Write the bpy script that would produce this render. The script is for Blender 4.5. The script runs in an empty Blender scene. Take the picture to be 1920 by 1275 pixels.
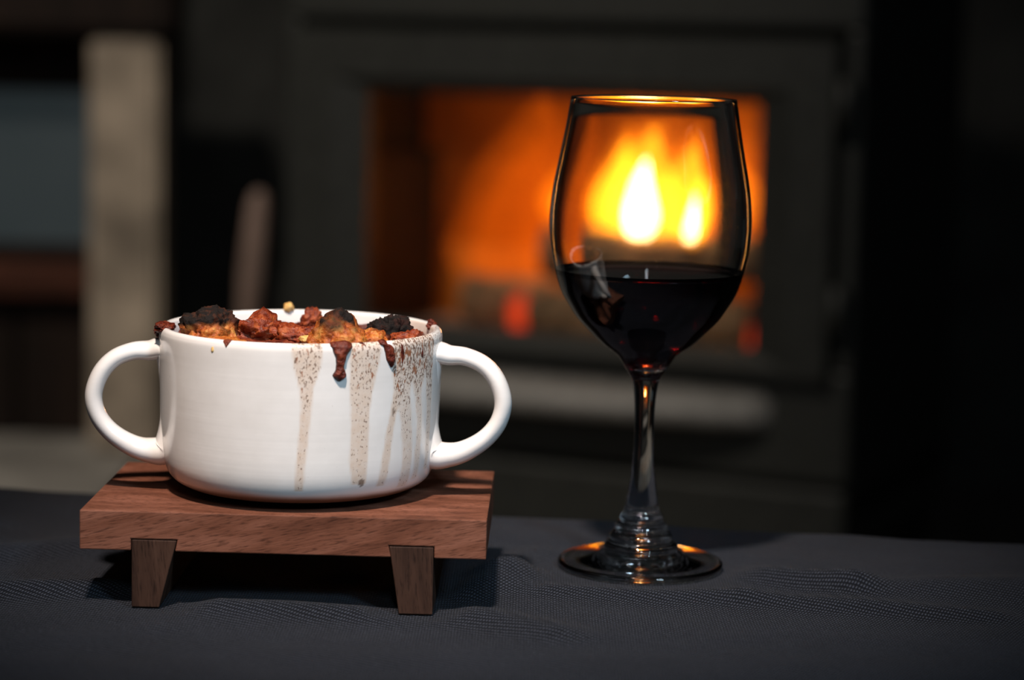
import bpy, bmesh, math, random
from mathutils import Vector, Matrix, noise, Euler

scene = bpy.context.scene
COL = scene.collection
PI = math.pi
def R(d): return math.radians(d)

# ------------------------------------------------------------------ camera, world, lights, exposure
cam_d = bpy.data.cameras.new('camera')
cam = bpy.data.objects.new('camera', cam_d); COL.objects.link(cam)
cam_d.sensor_width = 36.0; cam_d.lens = 85.0; cam_d.clip_start = 0.02; cam_d.clip_end = 50
F_PX = 85.0 / 36.0 * 1920
pitch = math.atan((637.5 - 45) / F_PX)
cam.matrix_world = Matrix.Translation((0, 0, 0.238)) @ Matrix.Rotation(PI/2 - pitch, 4, 'X') @ Matrix.Rotation(R(1.3), 4, 'Z')
cam_d.dof.use_dof = True; cam_d.dof.focus_distance = 1.0; cam_d.dof.aperture_fstop = 5.0
scene.camera = cam

world = bpy.data.worlds.new('world'); scene.world = world; world.use_nodes = True
world.node_tree.nodes['Background'].inputs[0].default_value = (0.85, 0.95, 1.0, 1)
world.node_tree.nodes['Background'].inputs[1].default_value = 0.010

def aim(o, target):
    o.rotation_euler = (Vector(target) - o.location).to_track_quat('-Z', 'Y').to_euler()
def add_light(name, kind, loc, target, power, color, **kw):
    d = bpy.data.lights.new(name, kind); d.energy = power; d.color = color
    for k, v in kw.items(): setattr(d, k, v)
    o = bpy.data.objects.new(name, d); COL.objects.link(o); o.location = loc; aim(o, target)
    return o
# warm ceiling spot over the table, cool daylight from a window behind the camera, added cool fill from the right, added fill for the background
add_light('ceiling_spot', 'SPOT', (-0.16, 0.34, 1.28), (-0.02, 1.05, 0.04), 134, (1.0, 0.83, 0.72), spot_size=R(24), spot_blend=1.0, shadow_soft_size=0.05)
add_light('cool_fill_spot', 'SPOT', (0.60, 0.00, 0.78), (-0.03, 1.03, 0.08), 33, (0.56, 0.80, 1.0), spot_size=R(27), spot_blend=1.0, shadow_soft_size=0.10)  # cool fill added to brighten the mug front
add_light('window_daylight', 'AREA', (0.05, -0.60, 1.10), (0.2, 1.6, 0.05), 4.0, (0.80, 0.90, 1.0), shape='RECTANGLE', size=0.09, size_y=0.36)
add_light('background_fill_spot', 'SPOT', (-1.0, 0.9, 1.9), (-0.30, 2.9, -0.08), 110, (1.0, 0.90, 0.78), spot_size=R(46), spot_blend=1.0, shadow_soft_size=0.1)  # unseen fill added to light the post and stove

vs = scene.view_settings
scene.display_settings.display_device = 'sRGB'
vs.view_transform = 'Standard'; vs.look = 'None'; vs.exposure = 0.0; vs.gamma = 1.0; vs.use_curve_mapping = False
cy = scene.cycles
cy.use_denoising = True
cy.max_bounces = 16; cy.transmission_bounces = 14; cy.transparent_max_bounces = 24; cy.glossy_bounces = 6; cy.diffuse_bounces = 4
cy.sample_clamp_indirect = 6.0; cy.blur_glossy = 0.3

# ------------------------------------------------------------------ material helpers
def new_mat(name):
    m = bpy.data.materials.new(name); m.use_nodes = True
    nt = m.node_tree
    return m, nt, nt.nodes['Principled BSDF']
def N(nt, t, **kw):
    n = nt.nodes.new(t)
    for k, v in kw.items():
        if k.startswith('i_'):
            key = k[2:]; key = int(key) if key.isdigit() else key.replace('_', ' ')
            n.inputs[key].default_value = v
        else: setattr(n, k, v)
    return n
def L(nt, a, b): nt.links.new(a, b)
def ramp(nt, fac, stops, interp='LINEAR'):
    r = nt.nodes.new('ShaderNodeValToRGB'); cr = r.color_ramp; cr.interpolation = interp
    while len(cr.elements) < len(stops): cr.elements.new(0.5)
    for e, (p, c) in zip(cr.elements, stops): e.position = p; e.color = (c[0], c[1], c[2], 1)
    L(nt, fac, r.inputs[0]); return r.outputs[0]
def mapped(nt, scale=(1, 1, 1), rot=(0, 0, 0), loc=(0, 0, 0), coord='Object'):
    tc = nt.nodes.new('ShaderNodeTexCoord'); mp = nt.nodes.new('ShaderNodeMapping')
    mp.inputs['Scale'].default_value = scale; mp.inputs['Rotation'].default_value = rot; mp.inputs['Location'].default_value = loc
    L(nt, tc.outputs[coord], mp.inputs[0]); return mp.outputs[0]
def noise_tex(nt, vec, scale, detail=4, rough=0.55, dist=0.0):
    n = N(nt, 'ShaderNodeTexNoise'); n.inputs['Scale'].default_value = scale; n.inputs['Detail'].default_value = detail
    n.inputs['Roughness'].default_value = rough; n.inputs['Distortion'].default_value = dist
    L(nt, vec, n.inputs['Vector']); return n.outputs[0]
def bump(nt, bsdf, height, strength, dist):
    b = N(nt, 'ShaderNodeBump'); b.inputs['Strength'].default_value = strength; b.inputs['Distance'].default_value = dist
    L(nt, height, b.inputs['Height']); L(nt, b.outputs[0], bsdf.inputs['Normal']); return b
def math_n(nt, op, a, b=None, clamp=False):
    m = N(nt, 'ShaderNodeMath', operation=op, use_clamp=clamp)
    for i, x in enumerate((a, b)):
        if x is None: continue
        if isinstance(x, (int, float)): m.inputs[i].default_value = x
        else: L(nt, x, m.inputs[i])
    return m.outputs[0]
def mixc(nt, fac, a, b):
    m = N(nt, 'ShaderNodeMix', data_type='RGBA')
    if isinstance(fac, (int, float)): m.inputs[0].default_value = fac
    else: L(nt, fac, m.inputs[0])
    for i, x in ((6, a), (7, b)):
        if isinstance(x, tuple): m.inputs[i].default_value = (*x, 1)
        else: L(nt, x, m.inputs[i])
    return m.outputs[2]

def mat_plain(name, col, rough=0.6, metal=0.0, nscale=40, var=0.25, bumpd=0.0, spec=0.5):
    m, nt, b = new_mat(name)
    v = mapped(nt); n = noise_tex(nt, v, nscale)
    lo = tuple(c * (1 - var) for c in col); hi = tuple(min(1, c * (1 + var)) for c in col)
    L(nt, ramp(nt, n, [(0.3, lo), (0.7, hi)]), b.inputs['Base Color'])
    b.inputs['Roughness'].default_value = rough; b.inputs['Metallic'].default_value = metal
    b.inputs['Specular IOR Level'].default_value = spec
    if bumpd: bump(nt, b, n, 0.6, bumpd)
    return m

M = {}
# walnut: grain runs along x, slightly slanted
def rot_scaled(nt, scale, rot):
    v = mapped(nt, (1, 1, 1), rot)
    mp = nt.nodes.new('ShaderNodeMapping'); mp.inputs['Scale'].default_value = scale
    L(nt, v, mp.inputs[0]); return mp.outputs[0]
def mat_wood(name, dark, mid, light, tilt=0.0, sc=1.0, along='x'):
    m, nt, b = new_mat(name)
    s = (16 * sc, 110 * sc, 120 * sc) if along == 'x' else (120 * sc, 90 * sc, 14 * sc)
    rot = (0, R(tilt), R(tilt * 0.25))
    n1 = noise_tex(nt, rot_scaled(nt, s, rot), 1.0, 5, 0.6, 0.5)
    s2 = (150 * sc, 1500 * sc, 1500 * sc) if along == 'x' else (1500 * sc, 1200 * sc, 150 * sc)
    n2 = noise_tex(nt, rot_scaled(nt, s2, rot), 1.0, 2, 0.6)
    c1 = ramp(nt, n1, [(0.30, dark), (0.5, mid), (0.72, light)])
    c2 = ramp(nt, n2, [(0.30, (0.45, 0.42, 0.40)), (0.47, (1, 1, 1)), (1.0, (1.15, 1.15, 1.15))])
    mx = N(nt, 'ShaderNodeMix', data_type='RGBA', blend_type='MULTIPLY'); mx.inputs[0].default_value = 1.0
    L(nt, c1, mx.inputs[6]); L(nt, c2, mx.inputs[7]); L(nt, mx.outputs[2], b.inputs['Base Color'])
    b.inputs['Roughness'].default_value = 0.66; b.inputs['Specular IOR Level'].default_value = 0.2
    bump(nt, b, n2, 0.5, 0.00025)
    return m
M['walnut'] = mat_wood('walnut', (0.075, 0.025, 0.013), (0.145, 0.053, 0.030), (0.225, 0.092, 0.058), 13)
M['walnut_leg_shade'] = mat_wood('walnut_leg_shade', (0.024, 0.011, 0.007), (0.046, 0.022, 0.014), (0.075, 0.038, 0.025), 4, 1.0, 'z')  # foot walnut darkened, partly painting in the dim light there
M['table_wood'] = mat_wood('table_wood', (0.05, 0.03, 0.02), (0.10, 0.06, 0.04), (0.15, 0.09, 0.06), 0, 0.4)
M['brown_wood'] = mat_wood('brown_wood', (0.045, 0.016, 0.010), (0.10, 0.034, 0.019), (0.16, 0.055, 0.03), 0, 0.3)
M['dark_wood'] = mat_wood('dark_wood', (0.010, 0.006, 0.004), (0.018, 0.010, 0.007), (0.03, 0.017, 0.011), 0, 0.3, 'z')
M['tool_wood'] = mat_wood('tool_wood', (0.22, 0.15, 0.12), (0.32, 0.22, 0.18), (0.42, 0.30, 0.25), 0, 0.5, 'z')

# dark denim-blue cloth with a visible weave
m, nt, b = new_mat('cloth'); M['cloth'] = m
v = mapped(nt)
va = mapped(nt, (1, 1, 1), (0, 0, R(18)))
w1 = N(nt, 'ShaderNodeTexWave', wave_type='BANDS', bands_direction='X', i_Scale=235.0, i_Distortion=1.2, i_Detail=2.0); w1.inputs['Detail Scale'].default_value = 3.0
w2 = N(nt, 'ShaderNodeTexWave', wave_type='BANDS', bands_direction='Y', i_Scale=120.0, i_Distortion=1.2, i_Detail=2.0); w2.inputs['Detail Scale'].default_value = 3.0
L(nt, va, w1.inputs[0]); L(nt, va, w2.inputs[0])
wv = math_n(nt, 'MULTIPLY', w1.outputs[1], w2.outputs[1])
n = noise_tex(nt, v, 900, 3, 0.7)
n2 = noise_tex(nt, v, 14, 4, 0.6)
h = math_n(nt, 'ADD', wv, math_n(nt, 'MULTIPLY', n, 0.5))
col = ramp(nt, h, [(0.18, (0.0006, 0.0012, 0.0030)), (0.55, (0.0062, 0.0086, 0.0150)), (1.0, (0.054, 0.065, 0.090))])
vcol = ramp(nt, n2, [(0.3, (0.85, 0.85, 0.85)), (0.7, (1.12, 1.12, 1.12))])
mx = N(nt, 'ShaderNodeMix', data_type='RGBA', blend_type='MULTIPLY'); mx.inputs[0].default_value = 1.0
L(nt, col, mx.inputs[6]); L(nt, vcol, mx.inputs[7]); L(nt, mx.outputs[2], b.inputs['Base Color'])
b.inputs['Roughness'].default_value = 0.9; b.inputs['Specular IOR Level'].default_value = 0.15
b.inputs['Sheen Weight'].default_value = 0.03; b.inputs['Sheen Roughness'].default_value = 0.5
bump(nt, b, h, 0.9, 0.0009)

# glazed stoneware with cooked-on streaks (attribute 'stain') and specks
m, nt, b = new_mat('glaze'); M['glaze'] = m
v = mapped(nt)
at = N(nt, 'ShaderNodeAttribute', attribute_name='stain').outputs['Fac']
sp = N(nt, 'ShaderNodeAttribute', attribute_name='speck').outputs['Fac']
bb = N(nt, 'ShaderNodeAttribute', attribute_name='bare_shade').outputs['Fac']
nlow = noise_tex(nt, v, 60, 4); nfine = noise_tex(nt, mapped(nt, (1, 1, 0.6)), 1250, 2, 0.6)
nfine2 = noise_tex(nt, mapped(nt, (1, 1, 0.5)), 480, 3, 0.6)
nmid = noise_tex(nt, v, 350, 3, 0.6)
base = ramp(nt, nlow, [(0.3, (0.78, 0.755, 0.725)), (0.7, (0.85, 0.83, 0.805))])
edge = math_n(nt, 'MULTIPLY', at, math_n(nt, 'ADD', 0.55, nmid), True)
c1 = mixc(nt, math_n(nt, 'MULTIPLY', edge, 0.8), base, (0.64, 0.47, 0.34))
thr = math_n(nt, 'SUBTRACT', 0.78, math_n(nt, 'MULTIPLY', sp, 0.27))
dots = math_n(nt, 'MULTIPLY', math_n(nt, 'SUBTRACT', nfine, thr), 14.0, True)
c2 = mixc(nt, math_n(nt, 'MULTIPLY', dots, 0.85), c1, (0.13, 0.055, 0.025))
thr2 = math_n(nt, 'SUBTRACT', 0.83, math_n(nt, 'MULTIPLY', sp, 0.25))
dots2 = math_n(nt, 'MULTIPLY', math_n(nt, 'SUBTRACT', nfine2, thr2), 14.0, True)
c3 = mixc(nt, math_n(nt, 'MULTIPLY', dots2, 0.9), c2, (0.30, 0.10, 0.035))
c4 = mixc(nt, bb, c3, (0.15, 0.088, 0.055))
L(nt, c4, b.inputs['Base Color'])
rr = N(nt, 'ShaderNodeMapRange'); rr.inputs[3].default_value = 0.16; rr.inputs[4].default_value = 0.6
L(nt, math_n(nt, 'MAXIMUM', at, bb), rr.inputs[0]); L(nt, rr.outputs[0], b.inputs['Roughness'])
b.inputs['Coat Weight'].default_value = 0.2; b.inputs['Coat Roughness'].default_value = 0.1
bands = noise_tex(nt, mapped(nt, (6, 6, 220)), 1.0, 2)
bump(nt, b, math_n(nt, 'ADD', bands, math_n(nt, 'MULTIPLY', nmid, 0.25)), 0.12, 0.0006)

# sauce and baked pieces
def mat_food(name, a, bcol, c, rough, scale=260):
    m, nt, b = new_mat(name)
    v = mapped(nt)
    n1 = noise_tex(nt, v, scale, 5, 0.65, 0.4); n2 = noise_tex(nt, v, scale * 4, 3, 0.6)
    base = ramp(nt, n1, [(0.32, a), (0.5, bcol), (0.68, c)])
    ch = N(nt, 'ShaderNodeAttribute', attribute_name='char').outputs['Fac']
    ch2 = math_n(nt, 'MULTIPLY', math_n(nt, 'ADD', ch, math_n(nt, 'MULTIPLY', math_n(nt, 'SUBTRACT', n1, 0.5), 1.2)), 1.0, True)
    L(nt, mixc(nt, ch2, base, (0.012, 0.009, 0.008)), b.inputs['Base Color'])
    rg = ramp(nt, n2, [(0.3, (rough * 0.5,) * 3), (0.7, (min(1, rough * 1.4),) * 3)])
    L(nt, mixc(nt, ch2, rg, (0.75, 0.75, 0.75)), b.inputs['Roughness'])
    L(nt, math_n(nt, 'SUBTRACT', 0.32, math_n(nt, 'MULTIPLY', ch2, 0.2)), b.inputs['Specular IOR Level'])
    b.inputs['Subsurface Weight'].default_value = 0.08; b.inputs['Subsurface Scale'].default_value = 0.002
    bump(nt, b, math_n(nt, 'ADD', n1, math_n(nt, 'MULTIPLY', n2, 0.4)), 0.9, 0.0012)
    return m
M['sauce'] = mat_food('sauce', (0.035, 0.006, 0.004), (0.115, 0.018, 0.009), (0.25, 0.050, 0.018), 0.34)
M['bread'] = mat_food('bread', (0.16, 0.024, 0.008), (0.42, 0.11, 0.018), (0.70, 0.33, 0.08), 0.42, 230)
M['bread_red'] = mat_food('bread_red', (0.07, 0.010, 0.005), (0.22, 0.036, 0.011), (0.48, 0.12, 0.030), 0.34, 260)
M['crumb'] = mat_food('crumb', (0.55, 0.25, 0.06), (0.75, 0.45, 0.14), (0.85, 0.62, 0.30), 0.45)

# drinking glass and wine
m, nt, b = new_mat('clear_glass'); M['glass'] = m
b.inputs['Base Color'].default_value = (0.985, 0.99, 0.985, 1); b.inputs['Roughness'].default_value = 0.0
b.inputs['IOR'].default_value = 1.52; b.inputs['Transmission Weight'].default_value = 1.0
m, nt, b = new_mat('red_wine'); M['wine'] = m
b.inputs['Base Color'].default_value = (1, 1, 1, 1); b.inputs['Roughness'].default_value = 0.0
b.inputs['IOR'].default_value = 1.345; b.inputs['Transmission Weight'].default_value = 1.0
va = N(nt, 'ShaderNodeVolumeAbsorption'); va.inputs['Color'].default_value = (0.62, 0.015, 0.05, 1); va.inputs['Density'].default_value = 125
L(nt, va.outputs[0], nt.nodes['Material Output'].inputs['Volume'])

# stove, room
M['iron'] = mat_plain('cast_iron', (0.026, 0.027, 0.0235), 0.55, 0.0, 90, 0.3, 0.0006)
M['iron_in'] = mat_plain('sooty_iron', (0.016, 0.008, 0.006), 0.8, 0.0, 50, 0.4, 0.001)
M['steel'] = mat_plain('brushed_steel', (0.35, 0.33, 0.31), 0.4, 0.9, 200, 0.1)
M['firebrick'] = mat_plain('firebrick', (0.55, 0.19, 0.02), 0.9, 0.0, 30, 0.2, 0.002)
M['ash'] = mat_plain('grey_ash', (0.45, 0.36, 0.28), 0.95, 0.0, 60, 0.4, 0.004)
M['bark'] = mat_plain('charred_bark', (0.34, 0.22, 0.13), 0.9, 0.0, 45, 0.7, 0.006)
M['post'] = mat_plain('limewashed_post', (0.42, 0.34, 0.26), 0.85, 0.0, 11, 0.55, 0.004)
M['hearth'] = mat_plain('hearth_stone', (0.36, 0.335, 0.30), 0.8, 0.0, 9, 0.35, 0.003)
M['soot_wall'] = mat_plain('dark_slate_wall', (0.03, 0.03, 0.027), 0.9, 0.0, 12, 0.4, 0.003)
M['floor'] = mat_plain('dark_floor', (0.06, 0.05, 0.042), 0.7, 0.0, 10, 0.3)
m, nt, b = new_mat('stove_glass'); M['pane'] = m
nt.nodes.remove(b)
tr = N(nt, 'ShaderNodeBsdfTransparent'); tr.inputs[0].default_value = (0.93, 0.92, 0.90, 1)
gl = N(nt, 'ShaderNodeBsdfGlossy'); gl.inputs['Roughness'].default_value = 0.05
ms = N(nt, 'ShaderNodeMixShader'); ms.inputs[0].default_value = 0.04
L(nt, tr.outputs[0], ms.inputs[1]); L(nt, gl.outputs[0], ms.inputs[2]); L(nt, ms.outputs[0], nt.nodes['Material Output'].inputs[0])
# dusk light standing in the window pane
m, nt, b = new_mat('dusk_pane'); M['dusk'] = m
b.inputs['Base Color'].default_value = (0.05, 0.06, 0.065, 1); b.inputs['Roughness'].default_value = 0.2
b.inputs['Emission Strength'].default_value = 0.022
v = mapped(nt); n = noise_tex(nt, v, 5, 2)
L(nt, ramp(nt, n, [(0.3, (0.55, 0.78, 0.85)), (0.7, (0.8, 1.0, 1.05))]), b.inputs['Emission Color'])
def mat_flame(name, col, k):
    m, nt, b = new_mat(name); nt.nodes.remove(b)
    t = N(nt, 'ShaderNodeBsdfTransparent'); e = N(nt, 'ShaderNodeEmission'); a = N(nt, 'ShaderNodeAddShader')
    v = mapped(nt, (1, 1, 0.35)); n = noise_tex(nt, v, 38, 3, 0.6, 0.5)
    L(nt, ramp(nt, n, [(0.25, tuple(c * 0.25 for c in col)), (0.7, col)]), e.inputs[0]); e.inputs[1].default_value = k
    L(nt, t.outputs[0], a.inputs[0]); L(nt, e.outputs[0], a.inputs[1]); L(nt, a.outputs[0], nt.nodes['Material Output'].inputs[0])
    return m
M['flame_thin'] = mat_flame('flame_thin', (1.0, 0.14, 0.001), 0.16)
M['flame_outer'] = mat_flame('flame_outer', (1.0, 0.24, 0.004), 0.50)
M['flame_mid'] = mat_flame('flame_mid', (1.0, 0.40, 0.015), 1.35)
M['flame_core'] = mat_flame('flame_core', (1.0, 0.68, 0.34), 9.0)
m, nt, b = new_mat('glowing_ember'); M['ember'] = m
b.inputs['Base Color'].default_value = (0.08, 0.03, 0.02, 1); b.inputs['Roughness'].default_value = 0.9
v = mapped(nt); n = noise_tex(nt, v, 60, 3)
L(nt, ramp(nt, n, [(0.3, (0.5, 0.02, 0.004)), (0.7, (1.0, 0.075, 0.012))]), b.inputs['Emission Color']); b.inputs['Emission Strength'].default_value = 1.1

# ------------------------------------------------------------------ mesh helpers
def tag(o, label=None, cat=None, group=None, kind=None):
    if label: o['label'] = label
    if cat: o['category'] = cat
    if group: o['group'] = group
    if kind: o['kind'] = kind
    return o
def empty(name, loc=(0, 0, 0), rz=0.0, parent=None):
    o = bpy.data.objects.new(name, None); COL.objects.link(o); o.location = loc; o.rotation_euler = (0, 0, rz)
    o.empty_display_size = 0.02
    if parent: o.parent = parent
    return o
def mk(name, verts, faces, mat, parent=None, smooth=True, loc=(0, 0, 0)):
    me = bpy.data.meshes.new(name); me.from_pydata([tuple(v) for v in verts], [], faces); me.update()
    if smooth: me.polygons.foreach_set('use_smooth', [True] * len(me.polygons))
    me.materials.append(M[mat])
    o = bpy.data.objects.new(name, me); COL.objects.link(o); o.location = loc
    if parent: o.parent = parent
    return o
def from_bm(name, bm, mat, parent=None, smooth=False, loc=(0, 0, 0), rot=(0, 0, 0)):
    bmesh.ops.recalc_face_normals(bm, faces=bm.faces)
    me = bpy.data.meshes.new(name); bm.to_mesh(me); bm.free()
    if smooth: me.polygons.foreach_set('use_smooth', [True] * len(me.polygons))
    me.materials.append(M[mat])
    o = bpy.data.objects.new(name, me); COL.objects.link(o); o.location = loc; o.rotation_euler = rot
    if parent: o.parent = parent
    return o
def bm_box(bm, x0, x1, y0, y1, z0, z1):
    vs_ = [bm.verts.new(p) for p in ((x0,y0,z0),(x1,y0,z0),(x1,y1,z0),(x0,y1,z0),(x0,y0,z1),(x1,y0,z1),(x1,y1,z1),(x0,y1,z1))]
    for f in ((0,3,2,1),(4,5,6,7),(0,1,5,4),(1,2,6,5),(2,3,7,6),(3,0,4,7)): bm.faces.new([vs_[i] for i in f])
def box(name, x0, x1, y0, y1, z0, z1, mat, parent=None, bev=0.0, seg=2):
    bm = bmesh.new(); bm_box(bm, x0, x1, y0, y1, z0, z1)
    if bev: bmesh.ops.bevel(bm, geom=bm.edges[:], offset=bev, segments=seg, profile=0.5, affect='EDGES')
    return from_bm(name, bm, mat, parent)
def prism(name, poly, y0, y1, mat, parent=None, bev=0.0, axis='y'):
    """polygon in (x, z) swept along y (axis 'y') or polygon in (x, y) swept along z (axis 'z')"""
    bm = bmesh.new()
    P = (lambda a, b_, t: (a, t, b_)) if axis == 'y' else (lambda a, b_, t: (a, b_, t))
    A = [bm.verts.new(P(a, b_, y0)) for a, b_ in poly]; B = [bm.verts.new(P(a, b_, y1)) for a, b_ in poly]
    bm.faces.new(A); bm.faces.new(B[::-1]); n = len(poly)
    for i in range(n): bm.faces.new([A[i], B[i], B[(i+1) % n], A[(i+1) % n]])
    bmesh.ops.recalc_face_normals(bm, faces=bm.faces)
    if bev: bmesh.ops.bevel(bm, geom=bm.edges[:], offset=bev, segments=2, profile=0.5, affect='EDGES')
    return from_bm(name, bm, mat, parent)
def catmull(pts, n):
    out = []
    P = [Vector(p) for p in pts]; P = [P[0]*2 - P[1]] + P + [P[-1]*2 - P[-2]]
    for i in range(1, len(P) - 2):
        for k in range(n):
            t = k / n; a, b_, c, d = P[i-1], P[i], P[i+1], P[i+2]
            out.append(0.5 * ((2*b_) + (c - a)*t + (2*a - 5*b_ + 4*c - d)*t*t + (3*b_ - a - 3*c + d)*t*t*t))
    out.append(P[-2].copy()); return out
def lathe_data(prof, segs, cap=True):
    """prof: list of (r, z); r == 0 closes to a pole. normals face right-hand of travel"""
    verts, faces, rings = [], [], []
    for r, z in prof:
        if r < 1e-7: rings.append([len(verts)] * segs); verts.append((0, 0, z))
        else:
            s = len(verts); rings.append(list(range(s, s + segs)))
            for k in range(segs):
                a = 2 * PI * k / segs; verts.append((r * math.sin(a), -r * math.cos(a), z))
    for i in range(len(rings) - 1):
        a, b_ = rings[i], rings[i+1]
        for k in range(segs):
            q = [a[k], a[(k+1) % segs], b_[(k+1) % segs], b_[k]]
            q = [x for j, x in enumerate(q) if x not in q[:j]]
            if len(q) >= 3: faces.append(q)
    return verts, faces, rings
def tube(name, pts, radii, mat, parent=None, segs=14, closed=False, side=Vector((0, 1, 0)), aspect=None):
    """swept tube; radii in-plane, aspect: list of half widths along 'side'"""
    n = len(pts); verts = []; faces = []
    P = [Vector(p) for p in pts]
    for i in range(n):
        a = P[(i-1) % n] if (closed or i > 0) else P[0]; c = P[(i+1) % n] if (closed or i < n-1) else P[-1]
        t = (c - a).normalized(); s = (side - t * side.dot(t)).normalized(); u = s.cross(t)
        for k in range(segs):
            w = 2 * PI * k / segs
            verts.append(P[i] + u * math.cos(w) * radii[i] + s * math.sin(w) * (aspect[i] if aspect else radii[i]))
    m_ = n if closed else n - 1
    for i in range(m_):
        for k in range(segs):
            faces.append([i*segs + k, i*segs + (k+1) % segs, ((i+1) % n)*segs + (k+1) % segs, ((i+1) % n)*segs + k])
    if not closed:
        faces.append(list(range(segs))[::-1]); faces.append([(n-1)*segs + k for k in range(segs)])
    bm = bmesh.new()
    bv = [bm.verts.new(v) for v in verts]
    for f in faces: bm.faces.new([bv[i] for i in f])
    return from_bm(name, bm, mat, parent, smooth=True)
def sstep(a, b_, x):
    t = max(0.0, min(1.0, (x - a) / (b_ - a))); return t * t * (3 - 2 * t)

# ------------------------------------------------------------------ the room: hearth, floor, walls, window, post
ZH = -0.31                                             # hearth level (table top is z = 0)
tag(box('floor', -3, 3, -1.5, 4.2, ZH - 0.16, ZH - 0.10, 'floor'), 'dark floor under table and hearth', 'floor', kind='structure')
hearth = tag(empty('floor', (0, 0, 0)), 'pale grey stone hearth slabs under the stove', 'hearth', kind='structure')
rng = random.Random(3)
for i in range(4):
    for j in range(3):
        x0 = -1.3 + i * 0.42; y0 = 2.15 + j * 0.45
        box('slab', x0 + 0.004, x0 + 0.416, y0 + 0.004, y0 + 0.446, ZH - 0.10, ZH + rng.uniform(-0.002, 0.0), 'hearth', hearth, 0.004)
tag(box('wall_back', -3, 3, 3.42, 3.52, ZH - 0.10, 1.6, 'soot_wall'), 'dark slate wall behind the stove', 'wall', kind='structure')
wl = tag(empty('wall_left', (0, 0, 0)), 'dark brown plank wall under and around the window', 'wall', kind='structure')
WX0, WX1, WZ0, WZ1 = -1.10, -0.543, -0.058, 0.14        # window opening
for i in range(8):                                       # planks below the sill
    x0 = -1.5 + i * 0.122
    box('plank', x0 + 0.001, x0 + 0.120, 3.13, 3.17, ZH - 0.0, WZ0 - 0.05, 'dark_wood', wl, 0.003)
for i in range(8):                                       # planks above the window
    x0 = -1.5 + i * 0.122
    box('plank', x0 + 0.001, x0 + 0.120, 3.13, 3.17, WZ1 + 0.03, 1.6, 'dark_wood', wl, 0.003)
box('plank', -1.5, WX0 - 0.03, 3.13, 3.17, WZ0 - 0.05, WZ1 + 0.03, 'dark_wood', wl, 0.003)
win = tag(empty('window_1', (0, 3.13, 0)), 'brown framed window with dusky blue grey pane', 'window', kind='structure')
box('window_frame', WX0 - 0.03, WX1 + 0.02, -0.012, 0.03, WZ1, WZ1 + 0.03, 'dark_wood', win, 0.003)
box('window_frame', WX0 - 0.03, WX1 + 0.02, -0.012, 0.03, WZ0 - 0.02, WZ0, 'dark_wood', win, 0.003)
box('window_frame', WX0 - 0.03, WX0, -0.011, 0.03, WZ0, WZ1, 'dark_wood', win, 0.003)
box('window_frame', WX1, WX1 + 0.02, -0.011, 0.03, WZ0, WZ1, 'dark_wood', win, 0.003)
box('window_pane', WX0, WX1, 0.010, 0.016, WZ0, WZ1, 'dusk', win)
box('window_sill', WX0 - 0.06, WX1 + 0.02, -0.045, 0.03, WZ0 - 0.066, WZ0 - 0.021, 'brown_wood', win, 0.006)
# rough pale post between window and stove
bm = bmesh.new(); bm_box(bm, -0.530, -0.442, 3.00, 3.09, ZH, 0.215)
bmesh.ops.bevel(bm, geom=bm.edges[:], offset=0.008, segments=2, affect='EDGES')
tag(from_bm('trim_1', bm, 'post', None), 'pale weathered post between window and stove', 'post', kind='structure')
bm = bmesh.new(); bm_box(bm, -1.52, -0.425, 2.985, 3.11, 0.215, 0.31)  # dark bar added where post and window top only fade out
bmesh.ops.bevel(bm, geom=bm.edges[:], offset=0.008, segments=2, affect='EDGES')
tag(from_bm('shade_bar', bm, 'dark_wood', None), 'added dark beam standing in for shade over window and post', 'beam', kind='structure')

# ------------------------------------------------------------------ wood stove (local: x along front, y into the stove, z up from hearth)
stove = tag(empty('wood_stove', (0.044, 2.588, ZH), R(-24)), 'black cast iron wood stove with a wide glass door', 'stove')
SW, SD, SH = 0.333, 0.42, 0.76
OX, OZ0, OZ1 = 0.226, 0.218, 0.472                        # glass opening
box('side_panel', -SW, -SW + 0.02, 0.02, SD, 0.04, SH - 0.03, 'iron', stove, 0.004)
box('side_panel', SW - 0.02, SW, 0.02, SD, 0.04, SH - 0.03, 'iron', stove, 0.004)
box('back_panel', -SW + 0.02, SW - 0.02, SD - 0.02, SD, 0.04, SH - 0.03, 'iron', stove)
box('top_plate', -SW - 0.02, SW + 0.02, -0.03, SD + 0.02, SH - 0.03, SH, 'iron', stove, 0.008)
box('base', -SW, SW, -0.005, SD, 0.0, 0.076, 'iron', stove, 0.006)
# front casting around the door
box('front_panel', -SW, SW, 0.0, 0.02, 0.549, SH - 0.03, 'iron', stove, 0.006)
box('front_panel', -SW, SW, 0.0, 0.02, 0.082, 0.20, 'iron', stove, 0.006)
box('front_panel', -SW, -0.315, 0.0, 0.02, 0.20, 0.549, 'iron', stove, 0.004)
box('front_panel', 0.315, SW, 0.0, 0.02, 0.20, 0.549, 'iron', stove, 0.004)
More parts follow.
